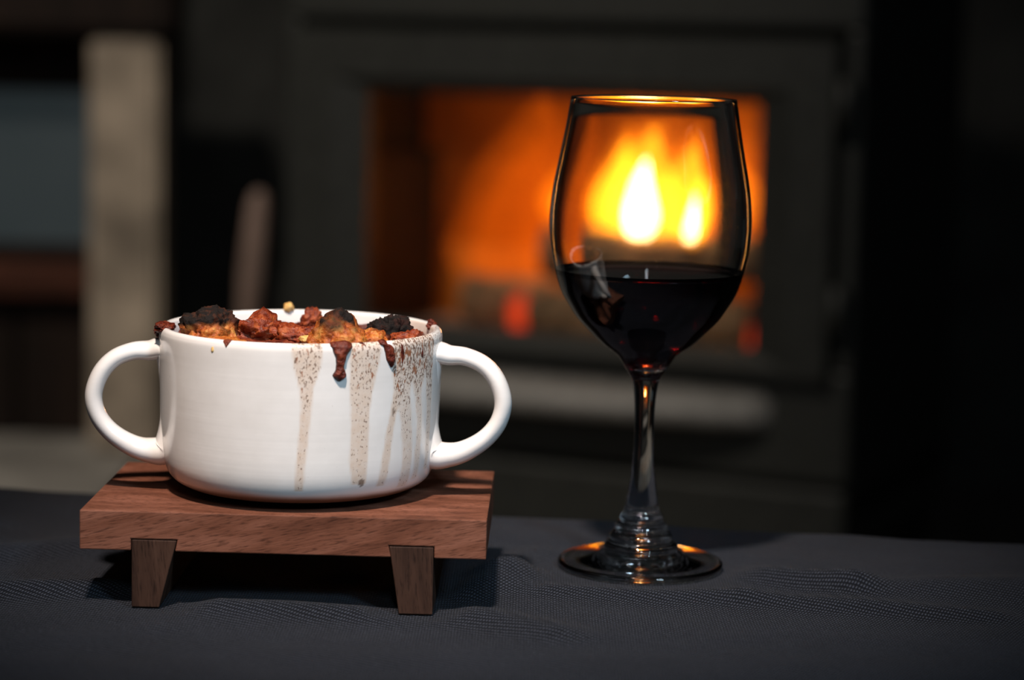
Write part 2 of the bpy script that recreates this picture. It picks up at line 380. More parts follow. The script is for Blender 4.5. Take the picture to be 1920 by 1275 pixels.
# door: frame with sloped inner reveal, glass, hinge knuckles
def door_frame():
    bm = bmesh.new()
    def loop(x, z0, z1, y): return [bm.verts.new(p) for p in ((-x, y, z0), (x, y, z0), (x, y, z1), (-x, y, z1))]
    ob, of = loop(0.313, 0.188, 0.541, 0.004), loop(0.309, 0.192, 0.537, -0.018)
    i1, i2, i3 = loop(OX + 0.038, OZ0 - 0.016, OZ1 + 0.016, -0.018), loop(OX, OZ0, OZ1, -0.003), loop(OX, OZ0, OZ1, 0.016)
    b2 = loop(0.313, 0.188, 0.541, 0.016)
    for a, b_ in ((b2, ob), (ob, of), (of, i1), (i1, i2), (i2, i3), (i3, b2)):
        for k in range(4): bm.faces.new([a[k], a[(k+1) % 4], b_[(k+1) % 4], b_[k]])
    return bm
door = from_bm('door', door_frame(), 'iron', stove)
box('glass_pane', -OX - 0.01, OX + 0.01, 0.017, 0.021, OZ0 - 0.01, OZ1 + 0.01, 'pane', door)
for z in (0.24, 0.45):
    tube('hinge', [(0.318, -0.012, z), (0.318, -0.012, z + 0.05)], [0.009, 0.009], 'iron', door)
# bowed ash lip under the door
nb = 40; top, mid, low, bk, bk2 = [], [], [], [], []
verts = []; faces = []
for i in range(nb + 1):
    t = -1 + 2 * i / nb; x = 0.250 * t; o_ = 0.062 * math.sqrt(max(0.0, 1 - t * t)) ** 0.9
    dz = -0.012 * abs(t) ** 6
    verts += [(x, 0.002, 0.176), (x, -o_ * 0.55 - 0.001, 0.172 + dz), (x, -o_ - 0.002, 0.158 + dz), (x, -o_ - 0.002, 0.146), (x, -o_ * 0.8, 0.138), (x, 0.002, 0.136)]
for i in range(nb):
    for k in range(6):
        faces.append([i*6 + k, i*6 + (k+1) % 6, (i+1)*6 + (k+1) % 6, (i+1)*6 + k])
faces += [[5, 4, 3, 2, 1, 0], [nb*6 + k for k in range(6)]]
bm = bmesh.new(); bv = [bm.verts.new(v) for v in verts]
for f in faces: bm.faces.new([bv[i] for i in f])
M['iron_lip'] = mat_plain('lit_iron', (0.30, 0.285, 0.265), 0.5, 0.0, 60, 0.25, 0.0004)  # stove iron made paler to paint light falling on the lip
from_bm('ash_lip', bm, 'iron_lip', stove, smooth=True)
# firebox lining
box('firebox_floor', -0.24, 0.24, 0.025, 0.235, 0.19, 0.203, 'ash', stove)
box('firebox_side', -0.262, -0.240, 0.022, 0.235, 0.19, 0.40, 'iron_in', stove, 0.003)
box('firebox_side', 0.240, 0.262, 0.022, 0.235, 0.19, 0.40, 'iron_in', stove, 0.003)
box('firebox_roof', -0.262, 0.262, 0.022, 0.235, 0.50, 0.512, 'iron_in', stove)
box('firebox_flue_side', -0.275, -0.262, 0.022, 0.235, 0.19, 0.512, 'iron_in', stove)
box('firebox_flue_side', 0.262, 0.275, 0.022, 0.235, 0.19, 0.512, 'iron_in', stove)
for j in range(3):
    for i in range(3):
        box('brick', -0.262 + i * 0.175 + 0.001, -0.262 + (i + 1) * 0.175 - 0.001, 0.205, 0.233, 0.19 + j * 0.104, 0.19 + (j + 1) * 0.104 - 0.002, 'firebrick', stove, 0.003)

SM = Matrix.Translation((0.044, 2.588, ZH)) @ Matrix.Rotation(R(-24), 4, 'Z')
def sp_(u, v_, z): return SM @ Vector((u, v_, z))
# logs
def log(u0, u1, r, label, seed):
    a, b_ = sp_(*u0), sp_(*u1); d = b_ - a; ln = d.length
    rg = random.Random(seed); nr, ns = 18, 22; verts = []; faces = []
    prof = [(-0.0, 0.0)] + [(0.0, 0.96)] + [(k / nr, 1.0) for k in range(1, nr)] + [(1.0, 0.95)] + [(1.0, 0.0)]
    for t, s in prof:
        for k in range(ns):
            w = 2 * PI * k / ns
            p = Vector((t * 6, math.cos(w) * 1.3, math.sin(w) * 1.3 + seed * 7))
            rr_ = r * s * (1 + 0.22 * noise.noise(p) + 0.08 * noise.noise(p * 3.1))
            verts.append((rr_ * math.cos(w), rr_ * math.sin(w), t * ln))
    n = len(prof)
    for i in range(n - 1):
        for k in range(ns): faces.append([i*ns + k, i*ns + (k+1) % ns, (i+1)*ns + (k+1) % ns, (i+1)*ns + k])
    bm = bmesh.new(); bv = [bm.verts.new(v) for v in verts]
    for f in faces: bm.faces.new([bv[i] for i in f])
    bmesh.ops.remove_doubles(bm, verts=bm.verts, dist=1e-6)
    o = from_bm('firewood_log', bm, 'bark', None, smooth=True, loc=a)
    o.rotation_euler = d.to_track_quat('Z', 'Y').to_euler()
    tag(o, label, 'log', 'logs burning in the stove')
log((-0.17, 0.145, 0.232), (0.10, 0.160, 0.232), 0.027, 'grey ashy log lying across the back left of the firebox', 1)
log((-0.06, 0.080, 0.230), (0.19, 0.095, 0.231), 0.025, 'charred log lying at the front right of the firebox', 2)
log((-0.05, 0.085, 0.296), (0.19, 0.140, 0.298), 0.028, 'thin charred log laid on top of the other logs', 3)
# embers
def ember(u, v_, z, s, seed, label):
    bm = bmesh.new(); bmesh.ops.create_icosphere(bm, subdivisions=3, radius=1)
    for v in bm.verts:
        k = 1 + 0.35 * noise.noise(v.co * 1.8 + Vector((seed, 0, 0)))
        v.co = Vector((v.co.x * s[0], v.co.y * s[1], v.co.z * s[2])) * k
    o = from_bm('ember', bm, 'ember', None, True, loc=sp_(u, v_, z))
    tag(o, label, 'ember', 'embers in the stove')
ember(-0.085, 0.105, 0.224, (0.014, 0.012, 0.021), 1, 'bright red ember glowing left of the wine glass')
ember(-0.045, 0.092, 0.217, (0.014, 0.012, 0.015), 5, 'dull red ember partly behind the left of the wine glass')
ember(0.200, 0.105, 0.216, (0.016, 0.014, 0.014), 9, 'ember glowing right of the wine glass')
# flames: thin additive sheets of light around hotter inner tongues
def flame_mesh(name, h, ru, rv, lean, seed, mat, parent, loc=(0, 0, 0)):
    nr, ns = 22, 20; verts = []; faces = []
    for i in range(nr + 1):
        t = i / nr
        s = (math.sin(PI * min(1, (t * 0.9 + 0.10)) ** 0.62)) ** 0.9 if t < 1 else 0.0
        s = max(s, 0.0)
        off = Vector((lean * t * t + 0.30 * ru * noise.noise(Vector((t * 2.4, seed, 0))) * t, 0.25 * rv * noise.noise(Vector((t * 2.4, seed, 9))) * t, 0))
        for k in range(ns):
            w = 2 * PI * k / ns
            kk = 1 + 0.25 * noise.noise(Vector((math.cos(w) * 1.2, math.sin(w) * 1.2 + seed * 3, t * 3)))
            verts.append((off.x + ru * s * kk * math.cos(w), off.y + rv * s * kk * math.sin(w), h * t))
    for i in range(nr):
        for k in range(ns): faces.append([i*ns + k, i*ns + (k+1) % ns, (i+1)*ns + (k+1) % ns, (i+1)*ns + k])
    faces.append(list(range(ns))[::-1])
    return mk(name, verts, faces, mat, parent, True, loc)
def flame(u, v_, z, h, ru, rv, lean, seed, layers, label):
    o = empty('flame', sp_(u, v_, z), R(-24)); tag(o, label, 'flame', 'flames in the stove')
    for nm, mat, s, hs in layers:
        flame_mesh(nm, h * hs, ru * s, rv * s, lean * s, seed, mat, o, (0, 0, 0.004 * (1 - s)))
FULL = [('flame_envelope', 'flame_outer', 1.0, 1.0), ('flame_body', 'flame_mid', 0.78, 0.88), ('flame_core', 'flame_core', 0.30, 0.60)]
MID = [('flame_envelope', 'flame_outer', 1.0, 1.0), ('flame_body', 'flame_mid', 0.75, 0.85)]
flame(0.048, 0.115, 0.320, 0.132, 0.078, 0.045, 0.02, 1, FULL, 'tall white hot flame in the middle of the wine glass view')
flame(0.128, 0.120, 0.312, 0.085, 0.032, 0.025, 0.03, 2, FULL, 'small bright flame right of the tallest flame')
flame(0.105, 0.150, 0.316, 0.125, 0.065, 0.030, 0.03, 4, MID, 'broad yellow flame behind the tallest flame')
flame(-0.010, 0.150, 0.316, 0.125, 0.065, 0.030, 0.02, 6, MID, 'yellow flame left of the tallest flame')
flame(-0.110, 0.165, 0.240, 0.230, 0.090, 0.028, 0.02, 8, [('flame_envelope', 'flame_thin', 1.0, 1.0), ('flame_body', 'flame_thin', 0.7, 0.8)], 'faint wide orange flame at the left of the fire')

# hearth tool with pale wooden handle standing on its own foot
pk = tag(empty('hearth_tool', (-0.322, 2.78, ZH)), 'hearth tool with pale wooden handle standing left of the stove', 'fire tool')
a, b_ = Vector((0, 0, 0.018)), Vector((0.028, 0.0, 0.352))
def on(t): return a + (b_ - a) * t
vv, ff, _ = lathe_data([(0.0, 0.0), (0.042, 0.0), (0.045, 0.004), (0.043, 0.010), (0.030, 0.015), (0.012, 0.019), (0.009, 0.030), (0.0, 0.031)], 32)
mk('base', vv, ff, 'iron', pk)
tube('rod', [on(0), on(0.5), on(0.62)], [0.005, 0.005, 0.005], 'iron', pk)
tube('handle', [on(0.50), on(0.55), on(0.70), on(0.84), on(0.94), on(0.985), on(1.0)], [0.008, 0.012, 0.0150, 0.0140, 0.0125, 0.009, 0.002], 'tool_wood', pk)

# ------------------------------------------------------------------ table and cloth
TR = R(-9.45); TO = Vector((0.0, 1.163, 0.0))
tbl = tag(empty('coffee_table', (TO.x, TO.y, ZH - 0.10), TR), 'low wooden table hidden under the dark cloth', 'table')
tz = -(ZH - 0.10)
box('tabletop', -0.62, 0.62, -0.64, -0.006, tz - 0.030, tz - 0.006, 'table_wood', tbl, 0.003)
for x in (-0.58, 0.58):
    for y in (-0.60, -0.046):
        box('leg', x - 0.025, x + 0.025, y - 0.025, y + 0.025, 0.0, tz - 0.030, 'table_wood', tbl, 0.003)
GX, GY = 0.0593, 1.0549
BX0, BX1, BY0, BY1 = -0.1722, -0.0074, 0.957, 1.0653
ridges = [((0.100, 1.045), (0.150, 1.020), 0.0035, 0.012), ((0.150, 1.020), (0.26, 1.035), 0.0025, 0.016),
          ((0.02, 1.003), (0.095, 1.000), 0.0018, 0.010), ((0.105, 0.995), (0.20, 0.975), 0.0022, 0.010),
          ((-0.005, 1.03), (0.018, 1.075), 0.0030, 0.010), ((-0.02, 0.99), (0.005, 1.03), 0.0040, 0.012),
          ((-0.135, 0.962), (-0.05, 0.955), 0.0020, 0.010), ((-0.22, 0.98), (-0.16, 0.99), 0.003, 0.012),
          ((-0.26, 1.03), (-0.19, 1.07), 0.0025, 0.014), ((-0.012, 0.955), (0.02, 0.93), 0.0025, 0.012)]
def seg_d(p, a, b_):
    ax, ay = a; bx, by = b_; dx, dy = bx - ax, by - ay
    t = max(0, min(1, ((p[0]-ax)*dx + (p[1]-ay)*dy) / (dx*dx + dy*dy)))
    return math.hypot(p[0]-ax-t*dx, p[1]-ay-t*dy)
LEGX = ((-0.151, -0.1327), (-0.0467, -0.0288))
def cloth_h(x, y):
    h = 0.0012 * noise.noise(Vector((x * 14, y * 22, 0))) + 0.0005 * noise.noise(Vector((x * 45, y * 50, 3)))
    for a, b_, amp, w in ridges:
        d = seg_d((x, y), a, b_)
        if d < 4 * w: h += 1.5 * amp * math.exp(-(d / w) ** 2)
    m_ = sstep(0.036, 0.060, math.hypot(x - GX, y - GY))
    for lx0, lx1 in LEGX:
        dx = max(lx0 - x, 0, x - lx1); dy = max(BY0 - y, 0, y - BY1)
        m_ *= sstep(0.0005, 0.016, math.hypot(dx, dy))
    return h * m_ - 0.0006 * (1 - m_) if m_ < 1 else h
ct, st = math.cos(TR), math.sin(TR)
HX, Y0, Y1, RC, DROP = 0.625, -0.645, 0.0, 0.007, 0.12
def fold(p, lo, hi):
    if lo <= p <= hi: return p, 0.0
    e, s = (hi, 1) if p > hi else (lo, -1)
    d = abs(p - e)
    if d < RC * PI / 2: a_ = d / RC; return e + s * RC * math.sin(a_), -RC * (1 - math.cos(a_))
    return e + s * RC, -RC - (d - RC * PI / 2)
def axis_pts(lo, hi, step):
    out = []; p = lo - DROP
    while p < hi + DROP:
        out.append(p); p += 0.0018 if (abs(p - lo) < RC * 2 or abs(p - hi) < RC * 2) else step
    out.append(hi + DROP); return out
xs, ys = axis_pts(-HX, HX, 0.0045), axis_pts(Y0, Y1 - RC, 0.0035)
verts = []; faces = []
for q in ys:
    yy, dzy = fold(q, Y0, Y1 - RC)
    for p in xs:
        xx, dzx = fold(p, -HX, HX)
        wx, wy = TO.x + ct * xx - st * yy, TO.y + st * xx + ct * yy
        z = dzx + dzy
        if z > -0.004: z += cloth_h(wx, wy)
        elif z < -0.02: 
            wv_ = 0.006 * sstep(0.02, 0.10, -z)
            if dzy < -0.01: yy += wv_ * math.sin(xx * 55) * (1 if q > 0 - 0.2 else -1)
            if dzx < -0.01: xx += wv_ * math.sin(yy * 55) * (1 if p > 0 else -1)
        verts.append((xx, yy, z))
nx = len(xs)
for j in range(len(ys) - 1):
    for i in range(nx - 1): faces.append([j*nx + i, j*nx + i + 1, (j+1)*nx + i + 1, (j+1)*nx + i])
cloth = mk('tablecloth', verts, faces, 'cloth', None, True, tuple(TO)); cloth.rotation_euler = (0, 0, TR)
sol = cloth.modifiers.new('thickness', 'SOLIDIFY'); sol.thickness = 0.0012; sol.offset = -1
tag(cloth, 'dark blue grey woven cloth spread over the table', 'tablecloth')

# ------------------------------------------------------------------ wooden serving stand
BC = (-0.0898, 1.0112)
stand = tag(empty('serving_stand', (BC[0], BC[1], 0.0), R(-1.0)), 'walnut serving stand on two feet under the white soup mug', 'stand')
hw, hd = 0.0823, 0.0541
zb, zt, zn = 0.0234, 0.0396, 0.0282
l0, l1 = -0.151 - BC[0], -0.1327 - BC[0]; r0, r1 = -0.0467 - BC[0], -0.0288 - BC[0]
poly = [(-hw, zb), (l0 - 0.0003, zb), (l0 - 0.0003, zn), (l1 + 0.0003, zn), (l1 - 0.0007, zb), (r0 + 0.0007, zb), (r0 - 0.0003, zn), (r1 + 0.0003, zn), (r1 + 0.0003, zb), (hw, zb), (hw, zt), (-hw, zt)]
prism('board', poly, -hd, hd, 'walnut', stand, 0.0005)
prism('foot', [(l0, 0), (l0 + 0.0112, 0), (l1, zn - 0.0003), (l0, zn - 0.0003)], -hd + 0.0002, hd - 0.0002, 'walnut_leg_shade', stand, 0.0004)
prism('foot', [(r1 - 0.0136, 0), (r1, 0), (r1, zn - 0.0003), (r0, zn - 0.0003)], -hd + 0.0002, hd - 0.0002, 'walnut_leg_shade', stand, 0.0004)

# ------------------------------------------------------------------ two-handled stoneware mug
MC = Vector((-0.0891, 1.0135, zt + 0.0001))
mug = tag(empty('soup_mug', MC), 'white glazed two-handled soup mug with brown drip streaks on the stand', 'mug')
stains = [
   [(0.124, 0.0691, 0.00657), (0.133, 0.0605, 0.0053), (0.124, 0.0519, 0.00276), (0.126, 0.0433, 0.00213), (0.113, 0.0325, 0.00191), (0.094, 0.0217, 0.00192), (0.082, 0.0097, 0.00171)],
   [(0.539, 0.0718, 0.00771), (0.53, 0.06, 0.00648), (0.509, 0.0492, 0.00475), (0.505, 0.0362, 0.00428), (0.508, 0.0231, 0.00405), (0.515, 0.0121, 0.00336)],
   [(0.798, 0.049, 0.00148), (0.777, 0.0392, 0.00175), (0.739, 0.0263, 0.00197), (0.707, 0.0099, 0.00219)],
   [(0.883, 0.0702, 0.00781), (0.867, 0.0563, 0.0064), (0.866, 0.0475, 0.00448), (0.921, 0.0339, 0.00343), (0.939, 0.0204, 0.00317), (0.944, 0.0081, 0.0032)],
   [(1.039, 0.0707, 0.00814), (1.026, 0.0575, 0.00639), (1.039, 0.0463, 0.00245), (1.073, 0.035, 0.00217), (1.065, 0.0104, 0.00215)],
   [(1.177, 0.0703, 0.00482), (1.189, 0.0541, 0.00331), (1.212, 0.036, 0.00235), (1.22, 0.0134, 0.00181)],
]
RM = 0.0597; ZR = 0.0700
outer = catmull([(0.0350, 0.0), (0.0372, 0.0010), (0.0425, 0.0022), (0.0492, 0.0036), (0.0540, 0.0066), (0.0567, 0.0112), (0.0580, 0.0175), (0.0586, 0.028), (0.0591, 0.042), (0.0594, 0.054), (0.0597, 0.0650), (0.0594, 0.0682), (0.0584, 0.0697), (0.0570, 0.0699), (0.0557, 0.0690), (0.0551, 0.0660)], 12)
outer = [(p.x, p.y) for p in outer]
inner = [(0.0547, 0.055), (0.0543, 0.030), (0.0530, 0.016), (0.0480, 0.0085), (0.030, 0.0065), (0.0, 0.0062)]
prof = [(0.0, 0.0015), (0.030, 0.0014)] + outer + inner
SEG = 420
vv, ff, rings = lathe_data(prof, SEG)
def interp(st_, z):
    if z > st_[0][1]: return st_[0][0], st_[0][2], 1.0
    for a, b_ in zip(st_, st_[1:]):
        if b_[1] <= z <= a[1]:
            t = (a[1] - z) / (a[1] - b_[1]); return a[0] + (b_[0]-a[0])*t, a[2] + (b_[2]-a[2])*t, 1.0
    return None
stain_a, speck_a, bare_shade_a = [], [], []
def wobble(x, y, z): return noise.noise(Vector((x * 260, y * 260, z * 160)))
for (x, y, z) in vv:
    r = math.hypot(x, y); s = k = 0.0; bare_shade = 0.0
    outside = r > 0.0565 or z < 0.02
    if outside and y < 0.02 and r > 0.036:
        th = math.atan2(x, -y)
        for idx, st_ in enumerate(stains):
            q = interp(st_, z)
            if not q: continue
            d = abs(th - q[0]) * RM + 0.0006 * wobble(x, y, z)
            m_ = 1 - sstep(q[1] - 0.0006, q[1] + 0.0005, d)
            s = max(s, m_ * (0.75 if idx < 3 else 0.6))
            # specks thicken toward the rim and toward the right
            k = max(k, m_ * (0.62 + 0.25 * sstep(0.03, 0.066, z) + (0.25 if idx >= 3 else 0.0) * sstep(0.03, 0.06, z)))
        k = max(k, sstep(0.75, 1.1, th) * sstep(0.045, 0.068, z) * 0.8)
        k = max(k, 0.05)
        for (t0, z0, w0) in ((0.539, 0.0124, 0.0011), (0.782, 0.041, 0.0008), (0.206, 0.0691, 0.0007)):
            if math.hypot((th - t0) * RM, (z - z0) * 0.55) < w0: bare_shade = 0.8
    if r < 0.0560 and z > 0.02 and y > 0.0 and x > 0.012:      # browned tide mark inside the far rim
        s = max(s, 0.5 * sstep(0.2, 0.6, noise.noise(Vector((x*60, y*60, z*20))) + 0.5))
    if z < 0.012 and r > 0.02 and (r > 0.0565 or z < 0.0062 or r > 0.05): bare_shade = max(bare_shade, 0.95 * (1 - sstep(0.0045, 0.0082, z + 0.0008 * wobble(x * 0.3, y * 0.3, 0))))  # unglazed foot, its brown also painting in the underside shade
    stain_a.append(s); speck_a.append(k); bare_shade_a.append(bare_shade)
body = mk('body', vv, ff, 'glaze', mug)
for nm, arr in (('stain', stain_a), ('speck', speck_a), ('bare_shade', bare_shade_a)):
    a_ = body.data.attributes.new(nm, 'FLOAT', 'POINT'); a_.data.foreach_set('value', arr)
# ring handles: full loops pressed against the wall
HP = [(0.0572, 0.0600), (0.0637, 0.0598), (0.0705, 0.0594), (0.0780, 0.0563), (0.0837, 0.0500), (0.0866, 0.0411), (0.0850, 0.0327), (0.0799, 0.0256), (0.0723, 0.0202), (0.0647, 0.0175), (0.0568, 0.0180), (0.0556, 0.0280), (0.0557, 0.0390), (0.0560, 0.0500)]
HR = [0.0048, 0.0042, 0.0038, 0.0037, 0.0037, 0.0037, 0.0037, 0.0039, 0.0044, 0.0051, 0.0062, 0.0038, 0.0034, 0.0036]
HW = [0.0085, 0.0066, 0.0058, 0.0056, 0.0056, 0.0056, 0.0056, 0.0058, 0.0062, 0.0072, 0.0095, 0.0085, 0.0080, 0.0080]
def closed_catmull(vals, n):
    out = []; m_ = len(vals)
    for i in range(m_):
        a, b_, c, d = (vals[(i + j - 1) % m_] for j in range(4))
        for k in range(n):
            t = k / n; out.append(0.5 * ((b_*2) + (c - a)*t + (a*2 - b_*5 + c*4 - d)*t*t + (b_*3 - a - c*3 + d)*t*t*t))
    return out
pts2 = closed_catmull([Vector(p) for p in HP], 8); rr2 = closed_catmull(HR, 8); ww2 = closed_catmull(HW, 8)
for s, rot in ((-1, R(7)), (1, R(-7))):
    cr_, sr_ = math.cos(rot), math.sin(rot)
    P = [(s * p.x * cr_, s * p.x * sr_, p.y - (0.0008 if s < 0 else 0.0)) for p in pts2]
    hnd = tube('handle', P, rr2, 'glaze', mug, 20, True, Vector((-sr_, cr_, 0)), ww2)

# ------------------------------------------------------------------ baked filling
def add_char(o, fn):
    a_ = o.data.attributes.new('char', 'FLOAT', 'POINT')
    a_.data.foreach_set('value', [fn(v.co) for v in o.data.vertices])
nr, ns = 40, 110; verts = []; faces = []
for i in range(nr + 1):
    r = 0.0546 * (i / nr)
    for k in range(ns):
        w = 2 * PI * k / ns; x, y = r * math.sin(w), -r * math.cos(w)
        p = Vector((x, y, 0))
        z = 0.0645 + 0.0020 * noise.noise(p * 90) + 0.0022 * abs(noise.noise(p * 170 + Vector((3, 1, 0)))) + 0.0009 * noise.noise(p * 420)
        z += 0.0022 * math.exp(-((x + 0.012) ** 2 + (y + 0.02) ** 2) / 0.0006)
        verts.append((x, y, z))
for i in range(nr):
    for k in range(ns): faces.append([i*ns + k, i*ns + (k+1) % ns, (i+1)*ns + (k+1) % ns, (i+1)*ns + k])
s0 = len(verts); verts += [(v[0] * 0.985, v[1] * 0.985, 0.045) for v in verts[nr*ns:nr*ns + ns]]
for k in range(ns): faces.append([nr*ns + k, nr*ns + (k+1) % ns, s0 + (k+1) % ns, s0 + k])
faces.append([s0 + k for k in range(ns)])
bm = bmesh.new(); bv = [bm.verts.new(v) for v in verts]
for f in faces: bm.faces.new([bv[i] for i in f])
bmesh.ops.remove_doubles(bm, verts=bm.verts, dist=1e-6)
sauce = from_bm('tomato_sauce', bm, 'sauce', None, True, loc=MC)
tag(sauce, 'dark red baked tomato sauce filling the white mug with drips over its rim', 'sauce')
# drips running down the outside (angle, height, half width)
drips = [
   ([(0.362, 0.0690, 0.0048), (0.366, 0.0682, 0.0044), (0.359, 0.0658, 0.0030), (0.356, 0.0636, 0.0021), (0.353, 0.0604, 0.0019), (0.350, 0.0587, 0.0024), (0.351, 0.0571, 0.0031), (0.351, 0.0556, 0.0014)], 0.0022),
   ([(0.683, 0.0690, 0.0021), (0.711, 0.0682, 0.0024), (0.730, 0.0653, 0.0026), (0.741, 0.0622, 0.0023), (0.746, 0.0595, 0.0007)], 0.0017),
   ([(0.841, 0.0685, 0.0006), (0.848, 0.0656, 0.0012), (0.849, 0.0625, 0.0011), (0.850, 0.0600, 0.0004)], 0.0006),
   ([(-0.442, 0.0695, 0.0020), (-0.438, 0.0686, 0.0012), (-0.438, 0.0675, 0.0004)], 0.0010),
   ([(0.515, 0.0698, 0.0011), (0.536, 0.0690, 0.0007), (0.540, 0.0682, 0.0002)], 0.0006),
   ([(1.075, 0.0660, 0.0003), (1.075, 0.0640, 0.0009), (1.071, 0.0622, 0.0012), (1.071, 0.0612, 0.0003)], 0.0006),
   ([(0.980, 0.0672, 0.0003), (0.980, 0.0655, 0.0007), (0.980, 0.0640, 0.0003)], 0.0005),
]
def wall_r(z):
    for (ra, za), (rb, zb_) in zip(outer, outer[1:]):
        if za <= z <= zb_ and za < zb_: return ra + (rb - ra) * (z - za) / (zb_ - za)
    return 0.0594
for di, (dp, th) in enumerate(drips):
    pts = catmull([Vector((a, b_, c)) for a, b_, c in dp], 6)
    if dp[0][1] >= 0.0688:      # continues over the rim into the mug
        a0, w0 = dp[0][0], dp[0][2]
        over = [(a0, w0, 0.0555, 0.0660), (a0, w0, 0.0560, 0.0688), (a0, w0, 0.0572, 0.0699), (a0, w0, 0.0586, 0.0696)]
    else: over = []
    rows = [(a, w, rr_, z, th * 0.8) for a, w, rr_, z in over] + [(p.x, max(p.z, 0.0001), wall_r(p.y), p.y, th * min(1.0, 0.45 + p.z / 0.004)) for p in pts]
    verts = []; faces = []; nk = 11
    for i, (a, w, rr_, z, t_) in enumerate(rows):
        for k in range(nk):
            f = -1 + 2 * k / (nk - 1); hh = t_ * math.sqrt(max(0, 1 - f * f)) * (1 + 0.35 * noise.noise(Vector((f * 1.5, z * 700, di * 5))))
            ang = a + f * w / RM * (1 + 0.15 * noise.noise(Vector((z * 500, di, f))))
            lift = hh if i >= len(over) else hh * (0.25 if rr_ < 0.0565 else 0.8)
            up = hh * 0.7 if i < len(over) and rr_ > 0.0556 else 0.0
            q = rr_ + lift - 0.0003
            verts.append((q * math.sin(ang), -q * math.cos(ang), z + up))
    for i in range(len(rows) - 1):
        for k in range(nk - 1): faces.append([i*nk + k, (i+1)*nk + k, (i+1)*nk + k + 1, i*nk + k + 1])
    bm = bmesh.new(); bv = [bm.verts.new(v) for v in verts]
    for f in faces: bm.faces.new([bv[i] for i in f])
    # flat back side makes each drip a closed body
    bnd = [e for e in bm.edges if e.is_boundary]
    bmesh.ops.holes_fill(bm, edges=bnd, sides=0)
    from_bm('drip', bm, 'sauce', sauce, True)

def chunk(name, c, s, seed, mat, char, label, cat, rough=0.35, sub=5, rz=0.0, parent=None, group=None, flat=0.0, inside=True):
    bm = bmesh.new(); bmesh.ops.create_icosphere(bm, subdivisions=sub, radius=1)
    sv = Vector((seed * 3.7, seed * 1.3, seed * 2.1))
    for v in bm.verts:
        d = v.co.normalized()
        k = 1 + rough * noise.noise(d * 1.3 + sv) + rough * 0.55 * noise.noise(d * 3.1 + sv) + rough * 0.3 * noise.noise(d * 7.5 + sv) + rough * 0.26 * abs(noise.noise(d * 11 + sv)) + rough * 0.16 * noise.noise(d * 22 + sv)
        q = d * k
        if flat: q = Vector([math.copysign(abs(x) ** (1 - flat), x) for x in q])
        v.co = Vector((q.x * s[0], q.y * s[1], q.z * s[2]))
        w = v.co + Vector(c); rw = math.hypot(w.x, w.y)
        if inside and rw > 0.0535 and w.z < 0.0712:          # held in by the mug wall
            kx = (0.0535 + 0.12 * (rw - 0.0535)) / rw; v.co.x = w.x * kx - c[0]; v.co.y = w.y * kx - c[1]
    o = from_bm(name, bm, mat, parent, True, loc=(Vector(c) + (MC if parent is None else Vector((0, 0, 0)))), rot=(0, 0, rz))
    lo, hi = char
    add_char(o, lambda co: sstep(lo, hi, co.z / s[2] + 0.35 * noise.noise(co * (2.2 / s[0]) + sv)))
    if label: tag(o, label, cat, group)
    return o
G = 'baked pieces in the mug'
chunk('bread_chunk', (-0.0360, -0.0270, 0.0692), (0.0112, 0.0095, 0.0098), 21, 'bread', (0.10, 0.55), 'bread chunk with charred black top at the left of the mug', 'bread', rough=0.42, group=G, flat=0.1)
chunk('bread_chunk', (0.0175, -0.0320, 0.0675), (0.0115, 0.0095, 0.0115), 2, 'bread', (0.35, 0.95), 'largest golden bread chunk with scorched top above the longest drip', 'bread', rough=0.30, group=G, flat=0.05)
chunk('bread_chunk', (0.0370, -0.0010, 0.0668), (0.0082, 0.0080, 0.0090), 3, 'bread_red', (-0.25, 0.2), 'burnt black chunk at the right of the mug', 'bread', rough=0.55, group=G)
chunk('bread_chunk', (-0.0180, -0.0180, 0.0668), (0.0140, 0.0105, 0.0088), 4, 'bread_red', (1.3, 1.8), 'red brown sauce-covered chunk right of the leftmost charred chunk', 'bread', rough=0.55, group=G)
chunk('bread_chunk', (-0.0265, -0.0385, 0.0655), (0.0090, 0.0060, 0.0042), 5, 'bread', (1.2, 1.8), 'low golden bread slice at the front left of the mug', 'bread', rough=0.35, group=G, flat=0.2)
chunk('bread_chunk', (0.0010, -0.0220, 0.0662), (0.0110, 0.0085, 0.0062), 6, 'bread_red', (1.2, 1.8), 'low lumpy red chunk left of the largest bread chunk', 'bread', rough=0.55, group=G)
chunk('bread_chunk', (0.0455, -0.0170, 0.0655), (0.0070, 0.0060, 0.0050), 7, 'bread_red', (1.2, 1.8), 'small dark red lump nearest the right handle', 'bread', rough=0.5, group=G)
chunk('bread_chunk', (0.0020, 0.0300, 0.0690), (0.0044, 0.0042, 0.0052), 8, 'bread_red', (1.4, 1.9), 'small red piece standing near the far rim of the mug', 'bread', rough=0.35, group=G)
chunk('bread_chunk', (0.0320, -0.0250, 0.0650), (0.0075, 0.0070, 0.0065), 9, 'bread', (0.9, 1.6), 'orange bread piece between the largest and the burnt chunk', 'bread', rough=0.4, group=G)
chunk('crumb', (-0.0105, 0.0545, 0.0712), (0.0022, 0.0018, 0.0022), 10, 'crumb', (3, 4), 'yellow crumb stuck on the far rim of the mug', 'crumb', inside=False, rough=0.3, sub=3, group='crumbs')
chunk('crumb', (0.0050, -0.0330, 0.0685), (0.0030, 0.0024, 0.0018), 11, 'crumb', (3, 4), 'pale crumb just left of the largest bread chunk', 'crumb', rough=0.4, sub=3, group='crumbs')
chunk('crumb', (-0.0360, -0.0478, 0.0668), (0.0008, 0.0006, 0.0013), 12, 'crumb', (3, 4), 'tiny crumb on the outside of the mug below its left rim', 'crumb', inside=False, rough=0.2, sub=2, group='crumbs')
